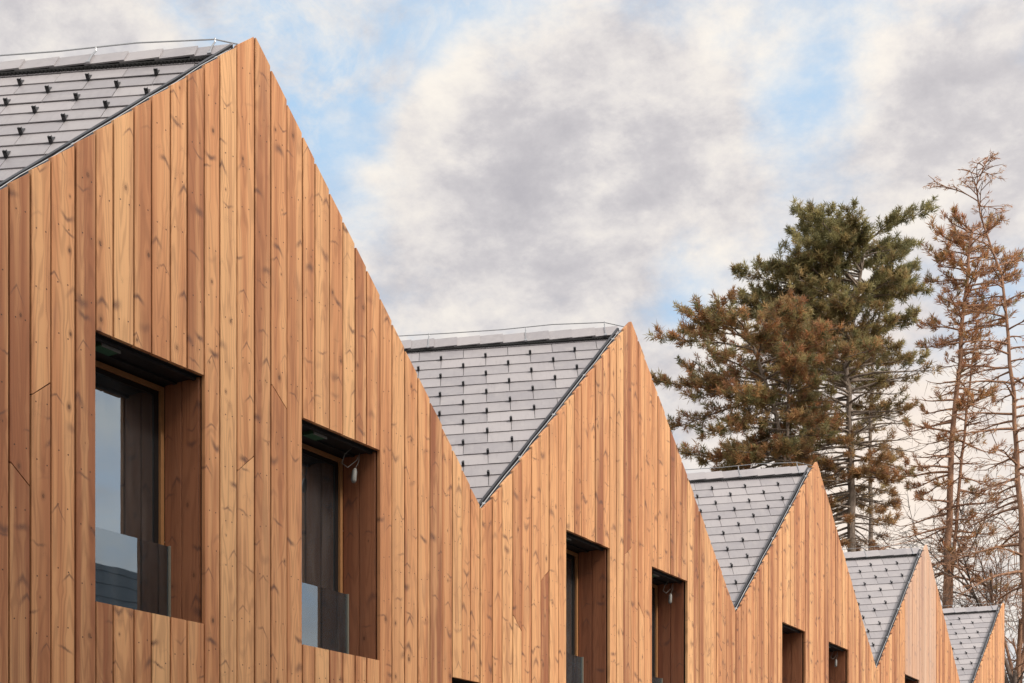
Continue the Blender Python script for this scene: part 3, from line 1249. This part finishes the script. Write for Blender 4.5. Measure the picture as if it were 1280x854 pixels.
# leafless broad tree low at the right
def bare_tree(label, x, Z, ytop, seed, bark):
    rnd = random.Random(seed)
    base = at(x, HY, Z)
    base.z = 0
    root = empty('bare_tree', base)
    tag(root, label, 'tree')
    mb = MB()
    Ht = mz(ytop, Z)

    def grow(p, d, L, r, lvl):
        pts = [p.copy()]
        n = 5
        for k in range(n):
            d = (d + Vector((rnd.uniform(-.16, .16), rnd.uniform(-.16, .16), rnd.uniform(-.10, .08) - (0.05 if lvl > 2 else 0)))).normalized()
            pts.append(pts[-1] + d * L / n)
        mb.tube(pts, [r * (1 - 0.6 * k / n) + 0.002 for k in range(n + 1)], 6 if lvl < 2 else 3, cap=False)
        if lvl >= 5:
            return
        nb = (5, 5, 5, 4, 3)[lvl]
        for i in range(nb):
            q, dd = along(pts, 0.35 + 0.65 * (i + rnd.random()) / nb)
            ax = Vector((rnd.gauss(0, 1), rnd.gauss(0, 1), rnd.gauss(0, .6)))
            nd = (dd * 0.9 + ax.normalized() * rnd.uniform(0.5, 0.95)).normalized()
            grow(q, nd, L * rnd.uniform(0.42, 0.62), max(r * 0.45, 0.004), lvl + 1)
    grow(Vector((0, 0, 0)), Vector((0, 0, 1)), Ht * 0.52, 0.13, 0)
    mb.build('trunk', bark, root, True)


bare_tree('leafless grey tree with fine drooping twigs low behind the fifth roof', 1266, 34, 520, 5, TWIG)
bare_tree('leafless twiggy tree farther back between the pine trunks and the twin reddish trunks', 1140, 50, 590, 9, TWIG)
bare_tree('reddish leafless tree whose twigs tangle round the twin reddish trunks', 1215, 40, 470, 15, BARKR)
bare_tree('leafless reddish tree cut by the right edge beneath the leaning larch', 1290, 38, 430, 21, BARKR)

# ------------------------------------------------------------------ sky, sun
SUN_EL, SUN_AZ = math.radians(38), math.radians(126)   # azimuth from +Y towards +X
world = bpy.data.worlds.new('World')
SC.world = world
world.use_nodes = True
nt = NT(world.node_tree)
nt.n.clear()
out = nt.new('ShaderNodeOutputWorld')
bg = nt.new('ShaderNodeBackground')
nt.l.new(bg.outputs[0], out.inputs[0])
sky = nt.new('ShaderNodeTexSky', sky_type='NISHITA')
sky.sun_disc = False
sky.sun_elevation = SUN_EL
sky.sun_rotation = SUN_AZ
sky.air_density = 1.0
sky.dust_density = 0.6
sky.ozone_density = 1.0
D = nt.new('ShaderNodeTexCoord').outputs['Generated']


def pdir(x, y):
    return Vector(((x - CX) / F, 1.0, (HY - y) / F)).normalized()


def blob(x, y, rpx, w):
    n = nt.new('ShaderNodeVectorMath', operation='DOT_PRODUCT')
    nt.l.new(D, n.inputs[0])
    n.inputs[1].default_value = pdir(x, y)
    r = rpx / F
    e = nt.m('EXPONENT', nt.m('MULTIPLY', nt.m('SUBTRACT', 1.0, n.outputs['Value']), -2.0 / (r * r)))
    return nt.m('MULTIPLY', e, w)


def addall(base, lst):
    s = base
    for b_ in lst:
        s = nt.m('ADD', s, blob(*b_))
    return s


wv = nt.new('ShaderNodeMapping')
nt.l.new(D, wv.inputs['Vector'])
wv.inputs['Scale'].default_value = (0.85, 1.0, 1.4)
wv.inputs['Rotation'].default_value = (0.0, 0.35, 0.0)
V = wv.outputs[0]
n_big = nt.noise(V, 5.5, 10, 0.58, 0.12)
n_sm = nt.noise(V, 14.0, 10, 0.64, 0.10)
off = nt.new('ShaderNodeVectorMath', operation='ADD')
nt.l.new(V, off.inputs[0])
off.inputs[1].default_value = (-0.016, 0.0, 0.022)
n_sm2 = nt.noise(off.outputs[0], 14.0, 10, 0.64, 0.10)
off2 = nt.new('ShaderNodeVectorMath', operation='ADD')
nt.l.new(V, off2.inputs[0])
off2.inputs[1].default_value = (-0.030, 0.0, 0.035)
n_big2 = nt.noise(off2.outputs[0], 5.5, 10, 0.58, 0.12)
n_sh = nt.noise(V, 4.2, 5, 0.5, 0.3)
dens = nt.m('ADD', nt.m('MULTIPLY', n_big, 0.95), nt.m('MULTIPLY', n_sm, 0.70))
dens = addall(dens, [(400, 60, 80, -0.30), (300, 20, 80, -0.22), (440, 190, 60, -0.20), (510, 20, 60, -0.24), (390, 200, 60, -0.16), (480, 110, 30, -0.06), (420, 150, 25, 0.14), (520, 165, 28, 0.14), (455, 215, 22, 0.10),
                     (1000, 125, 60, -0.17), (950, 175, 45, -0.16), (1050, 100, 45, -0.16), (440, 290, 40, -0.12), (850, 375, 55, -0.12), (540, 370, 70, 0.12), (780, 330, 50, 0.08), (900, 280, 60, 0.10), (880, 60, 70, 0.10),
                     (80, 20, 110, 0.22), (740, 60, 110, 0.08), (800, 180, 110, 0.14), (690, 300, 90, 0.06), (620, 220, 70, 0.10), (580, 110, 45, 0.10), (720, 300, 160, 0.14), (1200, 160, 120, 0.20),
                     (1150, 600, 150, 0.35), (930, 560, 90, 0.2)])
cov = nt.sm(dens, 0.50, 0.96)
wsp = nt.noise(V, 10.0, 10, 0.66, 0.5)
cov = nt.m('MAXIMUM', cov, nt.m('MULTIPLY', nt.sm(wsp, 0.42, 0.70), 0.85))
relief = nt.m('ADD', nt.m('MULTIPLY', nt.m('SUBTRACT', n_sm, n_sm2), 1.5), nt.m('MULTIPLY', nt.m('SUBTRACT', n_big, n_big2), 1.2))
thick = nt.sm(dens, 0.62, 1.22)
lit = nt.m('ADD', nt.m('SUBTRACT', nt.m('MULTIPLY_ADD', n_sh, 0.45, 0.42), nt.m('MULTIPLY', thick, 0.27)), relief)
lit = addall(lit, [(585, 95, 50, 0.26), (540, 155, 30, 0.22), (530, 260, 55, 0.14), (100, 25, 90, 0.12), (840, 300, 60, 0.16), (1110, 620, 130, 0.42), (560, 340, 60, 0.10),
                   (740, 255, 50, 0.20), (985, 215, 50, 0.14), (840, 40, 90, 0.10), (850, 130, 50, 0.10), (1000, 30, 80, 0.08),
                   (800, 170, 80, -0.16), (660, 210, 60, -0.16), (640, 300, 60, -0.06), (1180, 130, 110, -0.06), (930, 250, 60, -0.06)])
lit = nt.sm(lit, -0.18, 0.98)
cloud = nt.ramp(lit, [(0.0, (2.7, 2.62, 2.85)), (0.4, (3.55, 3.42, 3.55)), (0.65, (4.4, 4.2, 4.15)), (1.0, (5.6, 5.25, 4.8))])
skyc = nt.mix(0.80, sky.outputs[0], (2.7, 4.1, 5.6))
cloud = nt.mix(blob(1090, 590, 150, 0.75), cloud, (5.9, 4.95, 4.2))
col = nt.mix(cov, skyc, cloud)
# sky glow round the veiled sun, added as soft front light, behind camera right
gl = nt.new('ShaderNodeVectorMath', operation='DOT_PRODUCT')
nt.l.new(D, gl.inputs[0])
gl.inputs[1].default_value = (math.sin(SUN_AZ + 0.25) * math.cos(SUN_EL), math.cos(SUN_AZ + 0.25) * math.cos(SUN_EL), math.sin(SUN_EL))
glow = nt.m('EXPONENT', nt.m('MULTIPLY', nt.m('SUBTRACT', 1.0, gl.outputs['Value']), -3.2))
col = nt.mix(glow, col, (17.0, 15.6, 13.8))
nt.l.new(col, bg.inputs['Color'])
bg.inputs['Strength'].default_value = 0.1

sl = bpy.data.lights.new('sun', 'SUN')
sl.energy = 1.6
sl.angle = math.radians(12)
sl.color = (1.0, 0.90, 0.78)
so = bpy.data.objects.new('sun', sl)
COL.objects.link(so)
sd = Vector((math.sin(SUN_AZ) * math.cos(SUN_EL), math.cos(SUN_AZ) * math.cos(SUN_EL), math.sin(SUN_EL)))
so.rotation_euler = sd.to_track_quat('Z', 'Y').to_euler()
so.location = (20, -10, 30)

SC.view_settings.view_transform = 'Standard'
SC.view_settings.look = 'None'
SC.view_settings.exposure = 0.76
SC.view_settings.gamma = 1.0
SC.view_settings.use_curve_mapping = False
SC.render.engine = 'CYCLES'
SC.cycles.max_bounces = 6
SC.cycles.transparent_max_bounces = 12
SC.cycles.use_denoising = True
